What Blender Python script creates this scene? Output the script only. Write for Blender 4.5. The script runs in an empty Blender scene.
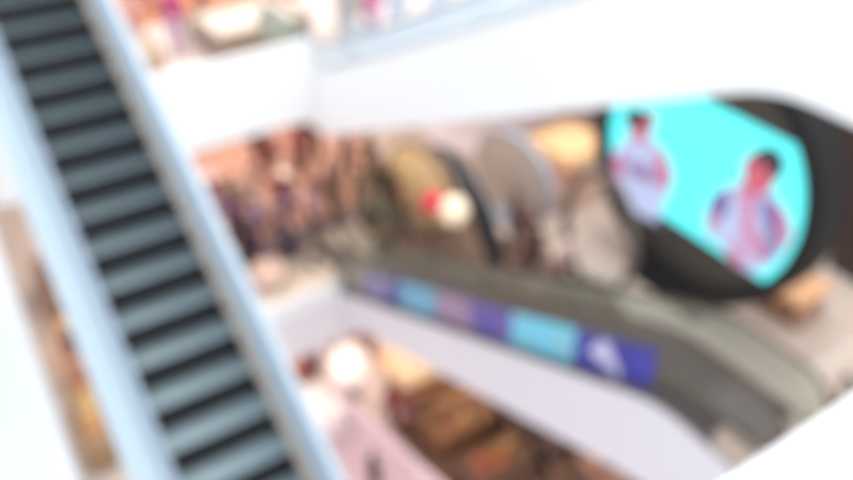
import bpy, bmesh, math, random
from mathutils import Vector, Matrix
random.seed(7)
S = bpy.context.scene
COL = S.collection
ZC = 13.2                      # eye height above the crowded floor (z = 0)
F = 825.0
cx = Vector((0.84808407, -0.52983736, -0.00507795))
ax_x = Vector((0.84808407, -0.31667984, 0.42481442))   # world axes in camera terms (right, down, forward)
ax_y = Vector((-0.52983736, -0.49916341, 0.68564441))
ax_z = Vector((-0.00507795, -0.80656666, -0.59112134))
T = math.tan(math.radians(27.3))

def ray(px, py):
    r = Vector((px - 426.5, py - 240.0, F))
    return Vector((ax_x.dot(r), ax_y.dot(r), ax_z.dot(r)))
def at(px, py, z):             # point of a level floor seen in that direction
    r = ray(px, py); k = (z - ZC) / r.z
    return Vector((r.x * k, r.y * k, z))
def at_x(px, py, x):
    r = ray(px, py); k = x / r.x
    return Vector((x, r.y * k, ZC + r.z * k))

# ------------------------------------------------------------------ materials
MATS = {}
def mat(name, col, rough=0.55, metal=0.0, var=0.06, scale=6.0, bump=0.0, emit=None, estr=0.0, stretch=(1, 1, 1)):
    if name in MATS: return MATS[name]
    m = bpy.data.materials.new(name); m.use_nodes = True
    nt = m.node_tree; b = nt.nodes['Principled BSDF']
    b.inputs['Roughness'].default_value = rough; b.inputs['Metallic'].default_value = metal
    tc = nt.nodes.new('ShaderNodeTexCoord'); mp = nt.nodes.new('ShaderNodeMapping')
    mp.inputs['Scale'].default_value = stretch
    nz = nt.nodes.new('ShaderNodeTexNoise'); nz.inputs['Scale'].default_value = scale; nz.inputs['Detail'].default_value = 3
    rp = nt.nodes.new('ShaderNodeValToRGB')
    rp.color_ramp.elements[0].position = .3; rp.color_ramp.elements[1].position = .7
    rp.color_ramp.elements[0].color = tuple(max(0, c * (1 - var)) for c in col) + (1,)
    rp.color_ramp.elements[1].color = tuple(min(1, c * (1 + var)) for c in col) + (1,)
    L = nt.links.new
    L(tc.outputs['Object'], mp.inputs['Vector']); L(mp.outputs[0], nz.inputs['Vector']); L(nz.outputs['Fac'], rp.inputs['Fac'])
    L(rp.outputs[0], b.inputs['Base Color'])
    if bump:
        bp = nt.nodes.new('ShaderNodeBump'); bp.inputs['Strength'].default_value = bump; bp.inputs['Distance'].default_value = .01
        L(nz.outputs['Fac'], bp.inputs['Height']); L(bp.outputs[0], b.inputs['Normal'])
    if estr:
        b.inputs['Emission Color'].default_value = tuple(emit or col) + (1,); b.inputs['Emission Strength'].default_value = estr
    MATS[name] = m
    return m
def rgb(r, g, b):
    f = lambda c: (c / 255 / 12.92) if c / 255 <= .04045 else ((c / 255 + .055) / 1.055) ** 2.4
    return (f(r), f(g), f(b))
def glass(name, col, milk):
    if name in MATS: return MATS[name]
    m = bpy.data.materials.new(name); m.use_nodes = True; nt = m.node_tree
    nt.nodes.clear()
    out = nt.nodes.new('ShaderNodeOutputMaterial'); mix = nt.nodes.new('ShaderNodeMixShader'); tr = nt.nodes.new('ShaderNodeBsdfTransparent')
    pr = nt.nodes.new('ShaderNodeBsdfPrincipled'); pr.inputs['Base Color'].default_value = tuple(col) + (1,); pr.inputs['Roughness'].default_value = .12
    tr.inputs['Color'].default_value = (.93, .97, .97, 1)
    mix.inputs['Fac'].default_value = milk
    nt.links.new(tr.outputs[0], mix.inputs[1]); nt.links.new(pr.outputs[0], mix.inputs[2]); nt.links.new(mix.outputs[0], out.inputs['Surface'])
    MATS[name] = m; return m
def tiles(name, c1, c2, size, rough=.3, mortar=.004):
    if name in MATS: return MATS[name]
    m = bpy.data.materials.new(name); m.use_nodes = True; nt = m.node_tree; b = nt.nodes['Principled BSDF']
    tc = nt.nodes.new('ShaderNodeTexCoord'); br = nt.nodes.new('ShaderNodeTexBrick')
    br.offset = 0; br.inputs['Color1'].default_value = tuple(c1) + (1,); br.inputs['Color2'].default_value = tuple(c2) + (1,)
    br.inputs['Mortar'].default_value = tuple(c * .6 for c in c1) + (1,); br.inputs['Scale'].default_value = 1
    br.inputs['Brick Width'].default_value = size; br.inputs['Row Height'].default_value = size; br.inputs['Mortar Size'].default_value = mortar
    nt.links.new(tc.outputs['Object'], br.inputs['Vector']); nt.links.new(br.outputs['Color'], b.inputs['Base Color'])
    b.inputs['Roughness'].default_value = rough; MATS[name] = m; return m

WHITE = mat('white_panel', (.86, .865, .88), .45, var=.01)
WARMW = mat('warm_white_panel', (.80, .77, .79), .5, var=.01)
# ------------------------------------------------------------------ mesh helpers
def link(name, bm, m, parent=None, smooth=False):
    me = bpy.data.meshes.new(name); bmesh.ops.recalc_face_normals(bm, faces=bm.faces[:]); bm.to_mesh(me); bm.free()
    for k in (m if isinstance(m, (list, tuple)) else [m]): me.materials.append(k)
    if smooth:
        for p in me.polygons: p.use_smooth = True
    o = bpy.data.objects.new(name, me); COL.objects.link(o)
    if parent: o.parent = parent
    return o
def box(bm, lo, hi, mi=0, bev=0.0):
    r = bmesh.ops.create_cube(bm, size=1)
    vs = r['verts']
    for v in vs:
        v.co = Vector([(lo[i] + hi[i]) / 2 + v.co[i] * (hi[i] - lo[i]) for i in range(3)])
    if bev:
        es = list({e for v in vs for e in v.link_edges})
        rr = bmesh.ops.bevel(bm, geom=es, offset=bev, segments=2, affect='EDGES', profile=.5)
        for f in rr['faces']: f.material_index = mi
    for v in vs:
        if v.is_valid:
            for f in v.link_faces: f.material_index = mi
    return vs
def prism(bm, pts, axis, a, b, mi=0):
    """outline pts (2D) extruded along axis from a to b"""
    def mk(p, t):
        if axis == 'x': return (t, p[0], p[1])
        if axis == 'y': return (p[0], t, p[1])
        return (p[0], p[1], t)
    A = [bm.verts.new(mk(p, a)) for p in pts]; B = [bm.verts.new(mk(p, b)) for p in pts]
    n = len(pts)
    fs = [bm.faces.new(A), bm.faces.new(B[::-1])]
    for i in range(n): fs.append(bm.faces.new((A[i], A[(i + 1) % n], B[(i + 1) % n], B[i])))
    for f in fs: f.material_index = mi
def tube(bm, pts, r, seg=10, closed=False, mi=0, flat=1.0):
    pts = [Vector(p) for p in pts]; n = len(pts); rings = []
    rr = r if isinstance(r, (list, tuple)) else [r] * n
    for i, p in enumerate(pts):
        if closed: d = pts[(i + 1) % n] - pts[i - 1]
        else: d = pts[min(i + 1, n - 1)] - pts[max(i - 1, 0)]
        d.normalize()
        up = Vector((1, 0, 0)) if abs(d.x) < .9 else Vector((0, 0, 1))
        s = (up - d * up.dot(d)).normalized(); t = d.cross(s)
        rings.append([bm.verts.new(p + s * math.cos(a) * rr[i] + t * math.sin(a) * rr[i] * flat) for a in [2 * math.pi * k / seg for k in range(seg)]])
    m = n if closed else n - 1
    for i in range(m):
        A, B = rings[i], rings[(i + 1) % n]
        for k in range(seg):
            bm.faces.new((A[k], A[(k + 1) % seg], B[(k + 1) % seg], B[k])).material_index = mi
    if not closed:
        bm.faces.new(rings[0][::-1]).material_index = mi; bm.faces.new(rings[-1]).material_index = mi
def lathe(bm, prof, seg=24, c=(0, 0), mi=0):
    rings = [[bm.verts.new((c[0] + r * math.cos(2 * math.pi * k / seg), c[1] + r * math.sin(2 * math.pi * k / seg), z)) for k in range(seg)] for r, z in prof]
    for i in range(len(rings) - 1):
        for k in range(seg):
            bm.faces.new((rings[i][k], rings[i][(k + 1) % seg], rings[i + 1][(k + 1) % seg], rings[i + 1][k])).material_index = mi
    bm.faces.new(rings[0][::-1]).material_index = mi; bm.faces.new(rings[-1]).material_index = mi
def thing(name, label, cat, loc=(0, 0, 0), rz=0.0, group=None):
    o = bpy.data.objects.new(name, None); COL.objects.link(o); o.empty_display_size = .2
    o.location = loc; o.rotation_euler = (0, 0, rz)
    return tag(o, label, cat, group)
def tag(o, label, cat, group=None):
    o['label'] = label; o['category'] = cat
    if group: o['group'] = group
    return o
def struct(name, bm, m, label=None):
    o = link(name, bm, m); o['kind'] = 'structure'
    if label: o['label'] = label
    return o
def copy_tree(o, parent=None):
    c = o.copy(); COL.objects.link(c)
    if parent: c.parent = parent
    for ch in [k for k in bpy.data.objects if k.parent == o]: copy_tree(ch, c)
    return c
def B(lo, hi, bev=0.0):
    bm = bmesh.new(); box(bm, lo, hi, 0, bev); return bm

# ------------------------------------------------------------------ structure: floors and fascias
CREAM = tiles('cream_floor_tiles', rgb(244, 226, 205), rgb(238, 218, 198), .8, .35)
BEIGE = tiles('beige_floor_tiles', rgb(212, 196, 185), rgb(205, 189, 178), .8, .3)
UPTILE = tiles('upper_floor_tiles', rgb(250, 232, 222), rgb(244, 224, 214), .8, .3)
TERRA = mat('terracotta_carpet', rgb(202, 156, 136), .9, var=.05, scale=30, bump=.2)
BROWNF = mat('brown_carpet', rgb(122, 98, 86), .9, var=.08, scale=20, bump=.2)

# crowded lower floor (z=0), split round the escalator well
bm = bmesh.new()
box(bm, (-6, 15.1, -.35), (9.0, 34, 0)); box(bm, (9.0, 3, -.35), (24, 34, 0)); box(bm, (-6, 6, -.35), (.9, 15.1, 0))
struct('floor', bm, BEIGE)
bm = bmesh.new(); box(bm, (-6, 15.11, 0), (8.6, 17.7, .006)); struct('floor', bm, CREAM)
bm = bmesh.new(); box(bm, (.9, 14.9, -1.9), (9.0, 15.1, .0)); struct('trim_1', bm, mat('fascia_lower', rgb(226, 222, 228), .5, var=.01))
# upper floor (z=5.3): shops behind the white parapet, left wing, landing on the right
bm = bmesh.new(); box(bm, (-.3, 15.5, 4.95), (24, 34, 5.3)); struct('floor', bm, UPTILE)
struct('floor', B((-8, 2, 4.95), (-.4, 34, 5.3)), tiles('bluish_tiles', rgb(226, 230, 240), rgb(222, 226, 236), .8, .4))
bm = bmesh.new(); box(bm, (-.1, 15.3, 4.52), (6.598, 15.5, 6.3)); struct('trim_2', bm, WHITE)
struct('trim_9', B((.9, 14.86, -.42), (6.59, 15.1, .03)), WHITE)
bm = bmesh.new(); box(bm, (-.4, 2, 4.52), (-.22, 15.5, 6.3)); struct('trim_3', bm, WHITE)
bm = bmesh.new(); box(bm, (6.6, -2, 4.95), (16, 3.9, 5.3)); struct('floor', bm, tiles('landing_tiles', rgb(186, 168, 156), rgb(180, 162, 150), .8, .3))
bm = bmesh.new(); box(bm, (8.3, 3.9, 4.6), (16, 4.0, 5.3)); struct('trim_4', bm, mat('grey_beige_fascia', rgb(190, 180, 168), .5))
bm = bmesh.new(); box(bm, (8.3, 15.3, 4.4), (24, 15.5, 5.3)); struct('trim_5', bm, WHITE)
# lowest floor (z=-5.3)
bm = bmesh.new(); box(bm, (-6, -2, -5.65), (24, 34, -5.3)); struct('floor', bm, tiles('lowest_floor', rgb(242, 224, 218), rgb(236, 216, 210), .8, .3))
# camera-level floor with the white parapet close by
bm = bmesh.new(); box(bm, (-2, -3, 10.45), (5, .5, 10.8)); box(bm, (6.7, -3, 9.9), (14, 3.1, 10.8)); struct('floor', bm, WHITE)
bm = bmesh.new()
prism(bm, [(-1.5, .24), (3.6, .34), (3.6, .60), (-1.5, .50)], 'z', 10.8, 11.9); struct('trim_6', bm, WHITE)
# far walls
bm = bmesh.new(); box(bm, (-8, 34, -5.3), (24, 34.3, 27)); struct('wall_back', bm, mat('wall_back_paint', (.22, .20, .19), .8))  # unseen wall, raised and darkened to dim reflections in the upper treads
bm = bmesh.new(); box(bm, (24, -3, -5.3), (24.3, 34, 13)); struct('wall_right', bm, mat('wall_paint', (.72, .62, .55), .8))

# ------------------------------------------------------------------ escalators
def escalator(label, xc, yb, yt, zb, zt, M, up=.1, down=1.2, flat=1.25, ads=(), hr=.9, adz=(.05, .8)):
    """xc centre; lower end yb/zb, upper end yt/zt"""
    s = 1 if yt > yb else -1
    root = thing('escalator', label, 'escalator', (xc, yb, zb))
    run = abs(yt - yb); rise = zt - zb; k = rise / run
    def soft(t):                                     # step line above zb as a function of distance from the lower end
        w = .45
        def sp(x): return 0 if x < -w else (x if x > w else (x + w) ** 2 / (4 * w))
        return k * (sp(t) - sp(t - run))
    ts = [-flat, -.9, -.5, -.3, -.15, 0, .15, .3, .5] + [run * i / 14 for i in range(1, 14)] + [run - .5, run - .3, run - .15, run, run + .15, run + .3, run + .5, run + .9, run + flat]
    P = lambda t, dz: (s * t, soft(t) + dz)
    dn = down if isinstance(down, tuple) else (down, down)
    D = lambda t: -(dn[0] + (dn[1] - dn[0]) * min(1, max(0, t / run)))
    # cladding on both sides and the soffit
    for sx in (-1, 1):
        bm = bmesh.new()
        prism(bm, [P(t, up) for t in ts] + [P(t, D(t)) for t in reversed(ts)], 'x', sx * .82, sx * .76)
        link('side_cladding', bm, M['clad'], root)
        bm = bmesh.new()                             # deck between cladding and glass
        prism(bm, [P(t, up + .02) for t in ts] + [P(t, up - .03) for t in reversed(ts)], 'x', sx * .82, sx * .58)
        link('outer_deck', bm, M['deck'], root)
        bm = bmesh.new()
        prism(bm, [P(t, .04) for t in ts] + [P(t, -.25) for t in reversed(ts)], 'x', sx * .535, sx * .50)
        prism(bm, [P(t, max(up, .08) + .02) for t in ts] + [P(t, -.06) for t in reversed(ts)], 'x', sx * .565, sx * .50)
        link('skirt_panel', bm, M['skirt'], root)
        bm = bmesh.new()
        ends = [ts[0] - .3 * 0, ts[-1]]
        top = [P(t, hr) for t in ts]
        c1 = [(s * (ts[0] - .38 * math.sin(a)), soft(ts[0]) + hr - .38 + .38 * math.cos(a)) for a in [math.pi * j / 8 for j in range(1, 8)]]
        c2 = [(s * (ts[-1] + .38 * math.sin(a)), soft(ts[-1]) + hr - .38 + .38 * math.cos(a)) for a in [math.pi * j / 8 for j in range(1, 8)]]
        low = [P(t, up - .02) for t in ts]
        outline = top + c2 + low[::-1] + c1[::-1]
        prism(bm, outline, 'x', sx * .565 - .006, sx * .565 + .006)
        link('glass_balustrade', bm, M['glass'] if sx < 0 else M.get('glass2', M['glass']), root)
        bm = bmesh.new()
        path = [(sx * .565, p[0], p[1] + .03) for p in top] + [(sx * .565, p[0] + (0), p[1]) for p in c2] + [(sx * .565, p[0], p[1] + 0) for p in reversed(c1)] 
        path = [(sx * .565, p[0], p[1]) for p in reversed(c1)] + [(sx * .565, p[0], p[1] + .03) for p in top] + [(sx * .565, p[0], p[1]) for p in c2]
        tube(bm, path, .045, 10, flat=.7)
        link('handrail', bm, M['rail'], root, True)
    bm = bmesh.new()
    prism(bm, [P(t, D(t) + .05) for t in ts] + [P(t, D(t)) for t in reversed(ts)], 'x', -.76, .76)
    link('underside', bm, M['clad'], root)
    # landing plates with combs
    for (t0, t1) in ((-flat, -.42), (run + .42, run + flat)):
        bm = bmesh.new(); z = soft((t0 + t1) / 2)
        a, b = sorted((s * t0, s * t1)); box(bm, (-.5, a, z - .05), (.5, b, z + .012))
        pl = link('landing_plate', bm, M['plate'], root)
        bm = bmesh.new(); e = s * (t1 if t0 < 0 else t0); d = s * (1 if t0 < 0 else -1)
        for i in range(24):
            x = -.48 + i * .04
            prism(bm, [(x, e - d * .12), (x + .025, e - d * .12), (x + .02, e + d * .03), (x + .005, e + d * .03)], 'z', z + .012, z + .022)
        link('comb', bm, M['comb'], pl)
    # steps
    pitch = .2025 / k; dr = .2025
    bm = bmesh.new()
    d, r = s * pitch, dr
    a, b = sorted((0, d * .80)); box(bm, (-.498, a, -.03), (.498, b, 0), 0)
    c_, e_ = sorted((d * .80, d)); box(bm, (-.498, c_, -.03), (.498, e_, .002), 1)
    for i in range(25):                              # cleats
        x = -.488 + i * .04
        box(bm, (x, a + .004, 0), (x + .018, b - .004, .008), 0)
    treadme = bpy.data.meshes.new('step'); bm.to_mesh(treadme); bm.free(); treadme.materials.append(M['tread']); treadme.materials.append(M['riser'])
    bm = bmesh.new()
    prism(bm, [(0, -.01), (s * -.03, -r * .5), (s * -.035, -r), (s * .0, -r), (s * .02, -.03)], 'x', -.498, .498)
    a2, b2 = sorted((s * .0, s * .035))
    risme = bpy.data.meshes.new('riser'); bmesh.ops.recalc_face_normals(bm, faces=bm.faces[:]); bm.to_mesh(risme); bm.free(); risme.materials.append(M['riser'])
    n = int(round(rise / dr))
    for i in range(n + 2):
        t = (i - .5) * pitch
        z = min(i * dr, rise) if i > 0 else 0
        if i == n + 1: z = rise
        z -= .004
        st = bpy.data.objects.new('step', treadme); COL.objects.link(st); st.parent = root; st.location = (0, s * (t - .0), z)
        ri = bpy.data.objects.new('riser', risme); COL.objects.link(ri); ri.parent = st
        if i in (0, n + 1): ri.scale = (1, 1, .2)
    for (y0, y1, m, lab) in ads:                     # stickers on the outer face of the near glass; y in world
        bm = bmesh.new()
        t0, t1 = sorted(((y0 - yb) * s, (y1 - yb) * s))
        tt = [t0 + (t1 - t0) * i / 6 for i in range(7)]
        prism(bm, [P(t, adz[0]) for t in tt] + [P(t, adz[1]) for t in reversed(tt)], 'x', -.578, -.572)
        ad = link('advert_panel', bm, m, root); ad['label'] = lab
    return root, soft

def step_mats(tag_, tread, riser):
    m = mat('tread_metal_' + tag_, tread, .3, .7, .05, 3)
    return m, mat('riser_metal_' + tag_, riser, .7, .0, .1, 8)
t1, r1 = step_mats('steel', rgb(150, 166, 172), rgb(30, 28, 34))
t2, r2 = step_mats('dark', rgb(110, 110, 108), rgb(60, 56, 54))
M1 = dict(clad=mat('pale_blue_cladding', rgb(196, 216, 228), .35, var=.02), deck=mat('pale_blue_deck', rgb(204, 220, 230), .3, var=.02),
          skirt=mat('beige_skirt', rgb(200, 184, 172), .35, .2, .05), glass=glass('blue_white_glass', rgb(176, 194, 208), .62),
          rail=mat('grey_blue_rubber', rgb(140, 156, 174), .5, var=.03), plate=mat('landing_steel', rgb(170, 172, 176), .35, .6, .04),
          comb=mat('comb_yellow_grey', rgb(170, 168, 160), .4, .4), tread=t1, riser=r1)
M2 = dict(glass2=glass('pale_green_glass', rgb(206, 200, 180), .3), clad=mat('lavender_white_cladding', rgb(216, 212, 221), .4, var=.01), deck=mat('grey_deck', rgb(140, 130, 128), .4, .3), skirt=mat('dark_skirt', rgb(110, 98, 90), .4, .3),
          glass=glass('smoky_glass', rgb(100, 94, 88), .6), rail=mat('brown_rubber', rgb(84, 62, 52), .5, var=.05), plate=mat('lilac_steel', rgb(176, 164, 172), .35, .4), comb=MATS['comb_yellow_grey'], tread=t2, riser=r2)
M3 = dict(M1); M3['clad'] = WHITE; M3['deck'] = WHITE; M3['glass'] = glass('faint_blue_glass', rgb(232, 240, 248), .5)

e1, _ = escalator('long escalator with grey steps and pale blue sides rising steeply at the left', 1.09, 2.15, 12.81, 5.3, 10.8, M1, up=.12, down=1.0, hr=.82)
e1.scale.x = 1.06
escalator('bright white escalator crossing high above the round screen', 7.42, 15.0, 4.35, 5.3, 10.8, M3, up=.42, down=1.1)
# adverts
def advert(nm, base, fig=None, cut=.5, sc=2.2):
    m = bpy.data.materials.new(nm); m.use_nodes = True; nt = m.node_tree; b = nt.nodes['Principled BSDF']
    tc = nt.nodes.new('ShaderNodeTexCoord'); vo = nt.nodes.new('ShaderNodeTexNoise'); vo.inputs['Scale'].default_value = sc
    rp = nt.nodes.new('ShaderNodeValToRGB'); rp.color_ramp.elements[0].color = base + (1,); rp.color_ramp.elements[1].color = (fig or base) + (1,)
    rp.color_ramp.elements[0].position = cut; rp.color_ramp.elements[1].position = cut + .06
    nt.links.new(tc.outputs['Object'], vo.inputs['Vector']); nt.links.new(vo.outputs['Fac'], rp.inputs['Fac']); nt.links.new(rp.outputs[0], b.inputs['Base Color'])
    b.inputs['Roughness'].default_value = .35
    return m
A0 = [(13.9, 13.28, advert('advert_grey', rgb(128, 124, 118), rgb(150, 140, 140)), 'greyish advert panel'),
     (13.26, 12.5, advert('advert_lavender', rgb(112, 108, 166), rgb(140, 132, 170)), 'lavender advert panel'),
     (12.48, 11.85, advert('advert_navy', rgb(62, 64, 140), rgb(84, 84, 150)), 'navy advert panel'),
     (11.83, 10.35, advert('advert_sky', rgb(104, 170, 200), rgb(92, 130, 180), .55), 'sky blue advert panel'),
     (10.33, 9.2, advert('advert_mauve', rgb(140, 120, 160), rgb(168, 138, 160)), 'mauve advert panel'),
     (9.18, 8.02, advert('advert_violet', rgb(84, 76, 160), rgb(110, 96, 170)), 'violet advert panel'),
     (8.0, 6.42, advert('advert_cyan', rgb(104, 200, 230), rgb(140, 190, 200), .55), 'bright cyan advert panel'),
     (6.40, 4.85, advert('advert_royal_blue', rgb(44, 48, 150), rgb(52, 58, 160)), 'royal blue advert panel with pale emblem')]
AX_ = [(352, 270), (366, 276), (386, 283), (400, 289), (435, 300), (472, 311), (512, 324), (575, 347), (655, 371)]
A = [(at_x(*AX_[i], 6.77)[1], at_x(*AX_[i + 1], 6.77)[1] + .02, A0[i][2], A0[i][3]) for i in range(8)]
e2, sf = escalator('escalator with blue and cyan advert panels along its glass side', 7.174, 15.07, 4.8, 0, 5.3, M2, up=-.34, down=(1.25, 2.0), ads=A, hr=.8, adz=(-.30, .42))
e2.scale.x = .7
# pale mountain-like emblem on the royal blue advert
yy = at_x(606, 357, 6.77)[1]; zz = sf(15.07 - yy) - .32
bm = bmesh.new()
e = lambda dy, dz: (15.07 * 0 + (yy + dy) - 15.07, zz + dz)
prism(bm, [e(.36, .18), e(.24, .42), e(.12, .60), e(-.02, .66), e(-.1, .5), e(-.24, .40), e(-.34, .12), e(-.1, .22), e(.08, .2)], 'x', -.5835, -.579)
em = link('emblem', bm, mat('pale_emblem', rgb(200, 196, 226), .4, var=.05), e2); em['label'] = 'pale lilac emblem on the royal blue advert'

# ------------------------------------------------------------------ round LED display
cy, cz, Rr, xs = 10.18, 3.56, 3.18, 13.5
scr = thing('round_screen', 'huge round black-framed screen showing two people on bright cyan', 'screen', (xs, cy, 0))
BLK = mat('black_frame', rgb(22, 20, 23), .85, var=.1)
bm = bmesh.new(); N = 72
ro, ri = Rr, Rr - .36
for i in range(N):
    a0, a1 = 2 * math.pi * i / N, 2 * math.pi * (i + 1) / N
    q = lambda r, a, x: bm.verts.new((x, r * math.cos(a), cz + r * math.sin(a)))
    v = [q(ro, a0, -.25), q(ro, a1, -.25), q(ri, a1, -.25), q(ri, a0, -.25), q(ro, a0, .6), q(ro, a1, .6), q(ri, a1, .6), q(ri, a0, .6)]
    for f in ((0, 1, 2, 3), (4, 5, 6, 7), (0, 1, 5, 4), (2, 3, 7, 6)): bm.faces.new([v[j] for j in f])
bmesh.ops.remove_doubles(bm, verts=bm.verts[:], dist=1e-4)
link('frame_ring', bm, BLK, scr)
bm = bmesh.new(); prism(bm, [((ri + .02) * math.cos(2 * math.pi * i / N), cz + (ri + .02) * math.sin(2 * math.pi * i / N)) for i in range(N)], 'x', .0, .3)
link('backing_disc', bm, mat('taupe_backing', rgb(74, 67, 62), .7), scr)
zb_, zt_ = 1.93, 5.16
def seg_outline(R, zlo, zhi, n=20):
    pts = []
    a0, a1 = math.asin((zlo - cz) / R), math.asin((zhi - cz) / R)
    for i in range(n + 1):
        a = a0 + (a1 - a0) * i / n; pts.append((R * math.cos(a), cz + R * math.sin(a)))
    for i in range(n + 1):
        a = a1 + (a0 - a1) * i / n; pts.append((-R * math.cos(a), cz + R * math.sin(a)))
    return pts
def emis(name, c, s=1.0):
    m = bpy.data.materials.new(name); m.use_nodes = True; nt = m.node_tree; b = nt.nodes['Principled BSDF']
    tc = nt.nodes.new('ShaderNodeTexCoord'); nz = nt.nodes.new('ShaderNodeTexNoise'); nz.inputs['Scale'].default_value = 1.5
    rp = nt.nodes.new('ShaderNodeValToRGB'); rp.color_ramp.elements[0].color = tuple(k * .93 for k in c) + (1,); rp.color_ramp.elements[1].color = tuple(c) + (1,)
    nt.links.new(tc.outputs['Object'], nz.inputs['Vector']); nt.links.new(nz.outputs['Fac'], rp.inputs['Fac']); nt.links.new(rp.outputs[0], b.inputs['Emission Color'])
    b.inputs['Base Color'].default_value = (.01, .01, .01, 1); b.inputs['Emission Strength'].default_value = s; b.inputs['Roughness'].default_value = .4
    return m
bm = bmesh.new(); prism(bm, seg_outline(ri - .02, zb_, zt_), 'x', -.06, .02)
sp = link('screen_panel', bm, emis('screen_cyan', rgb(92, 242, 244), 1.0), scr)
def flat_fig(name, polys, mats, lab, k=1.0):
    bm = bmesh.new(); my = sum(p[0] for p in polys[0][0]) / len(polys[0][0])
    polys = [([(my + (p[0] - my) * k, p[1]) for p in pts], mi) for pts, mi in polys]
    for i, (pts, mi) in enumerate(polys):
        prism(bm, pts, 'x', -.062 - .004 * (i + 1), -.06, mi)
    o = link(name, bm, mats, sp); o['label'] = lab
def ell(y, z, ry, rz, n=18, rot=0):
    o = []
    for i in range(n):
        a = 2 * math.pi * i / n; u, v = ry * math.cos(a), rz * math.sin(a)
        o.append((y + u * math.cos(rot) - v * math.sin(rot), z + u * math.sin(rot) + v * math.cos(rot)))
    return o
EH = emis('picture_dark_hair', rgb(52, 42, 52)); ES = emis('picture_skin', rgb(180, 84, 104)); EW = emis('picture_white_shirt', rgb(164, 172, 204)); EP = emis('picture_pink', rgb(178, 104, 138)); EV = emis('picture_violet', rgb(104, 92, 142)); EM = emis('picture_mauve', rgb(130, 112, 146))
figm = [EH, ES, EW, EP, EV, EM]
def SP(pts):                                   # picture coordinates on the screen plane
    return [(at_x(px, py, xs)[1] - cy, at_x(px, py, xs)[2]) for px, py in pts]
# person at the left of the screen
flat_fig('pictured_person', [
    (SP([(612, 178), (616, 158), (628, 140), (640, 132), (656, 138), (668, 156), (672, 178), (664, 200), (656, 220), (668, 226), (650, 218), (632, 207), (616, 198)]), 2),
    (SP([(612, 180), (618, 160), (626, 148), (628, 162), (624, 182), (626, 200), (618, 197)]), 3),
    (SP([(630, 160), (648, 164), (660, 172), (658, 182), (640, 180), (628, 170)]), 5),
    (SP([(656, 142), (668, 156), (672, 176), (664, 192), (658, 176)]), 3),
    (SP([(632, 124), (644, 122), (652, 128), (650, 140), (638, 142)]), 1),
    (SP([(628, 122), (630, 112), (642, 108), (650, 112), (650, 124), (640, 128)]), 0),
    (SP([(650, 112), (657, 110), (658, 124), (651, 130)]), 1)], figm, 'person in a pale shirt pictured on the screen', 1.12)
flat_fig('pictured_person', [
    (SP([(709, 234), (712, 208), (722, 190), (742, 182), (762, 184), (778, 196), (788, 214), (790, 234), (782, 250), (768, 266), (752, 272), (736, 262), (728, 248)]), 2),
    (SP([(742, 184), (756, 182), (758, 200), (754, 222), (760, 240), (766, 262), (752, 252), (744, 232), (746, 206)]), 3),
    (SP([(710, 228), (714, 206), (724, 192), (724, 210), (718, 232)]), 3),
    (SP([(716, 196), (732, 188), (734, 208), (722, 222), (716, 212)]), 4),
    (SP([(764, 192), (778, 204), (784, 222), (774, 236), (764, 218)]), 4),
    (SP([(764, 226), (782, 236), (778, 252), (764, 262)]), 5),
    (SP([(728, 248), (738, 240), (748, 262), (740, 266)]), 3),
    (SP([(776, 200), (788, 214), (791, 232), (784, 248), (780, 226)]), 3),
    (ell(*SP([(762, 172)])[0], .36, .5), 1),
    (SP([(756, 160), (762, 148), (774, 145), (784, 152), (786, 168), (780, 178), (772, 172), (768, 162)]), 0)], figm, 'dark-haired person in a pink and lilac shirt pictured on the screen', 1.08)
bm = bmesh.new(); box(bm, (-.45, -1.1, 0), (.85, 1.1, .42), 0, .04); link('plinth', bm, BLK, scr)

# dark brown pillar and neighbours behind the screen
struct('trim_8', B((6.6, -2, 3.4), (6.9, 3.5, 4.95)), mat('grey_beige_fascia', rgb(190, 180, 168), .5))
p = struct('wall_dark', B((20.0, 7.0, 0), (20.6, 13.5, 12)), mat('dark_brown_wall', rgb(70, 54, 50), .6, var=.15, scale=1.5))
struct('wall_pillar', B((17.6, 7.4, 0), (18.6, 8.8, 10)), MATS['dark_brown_wall'])

# ------------------------------------------------------------------ discs and ring on the crowded floor
def disc_board(label, name, p0, r, col, rimcol, face, cat='display', tall=1.0, z0=0.12):
    t = thing(name, label, cat, p0, face)
    cm, rm = mat(name + '_face_' + str(len(MATS)), col, .5, var=.05, scale=2), mat(name + '_rim_' + str(len(MATS)), rimcol, .4)
    n = 48; cz_ = z0 + r * tall
    bm = bmesh.new(); prism(bm, [(r * math.cos(2 * math.pi * i / n), cz_ + r * tall * math.sin(2 * math.pi * i / n)) for i in range(n)], 'x', -.06, .06); link('disc', bm, cm, t)
    bm = bmesh.new(); tube(bm, [(0, (r + .03) * math.cos(2 * math.pi * i / n), cz_ + (r * tall + .03) * math.sin(2 * math.pi * i / n)) for i in range(n)], .09, 8, True); link('rim', bm, rm, t, True)
    bm = bmesh.new(); box(bm, (-.35, -r * .45, 0), (.35, r * .45, .14), 0, .02); link('base', bm, rm, t)
    return t
disc_board('tall round grey display board with a pale blue rim', 'round_board', (12.0, 14.85, 0), 1.42, rgb(206, 192, 184), rgb(176, 188, 204), .1, tall=.88)
disc_board('tan oval display board behind the red and cream lanterns', 'round_board', (9.75, 16.0, 0), 1.35, rgb(246, 212, 160), rgb(150, 124, 104), .12, tall=.85)
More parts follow.
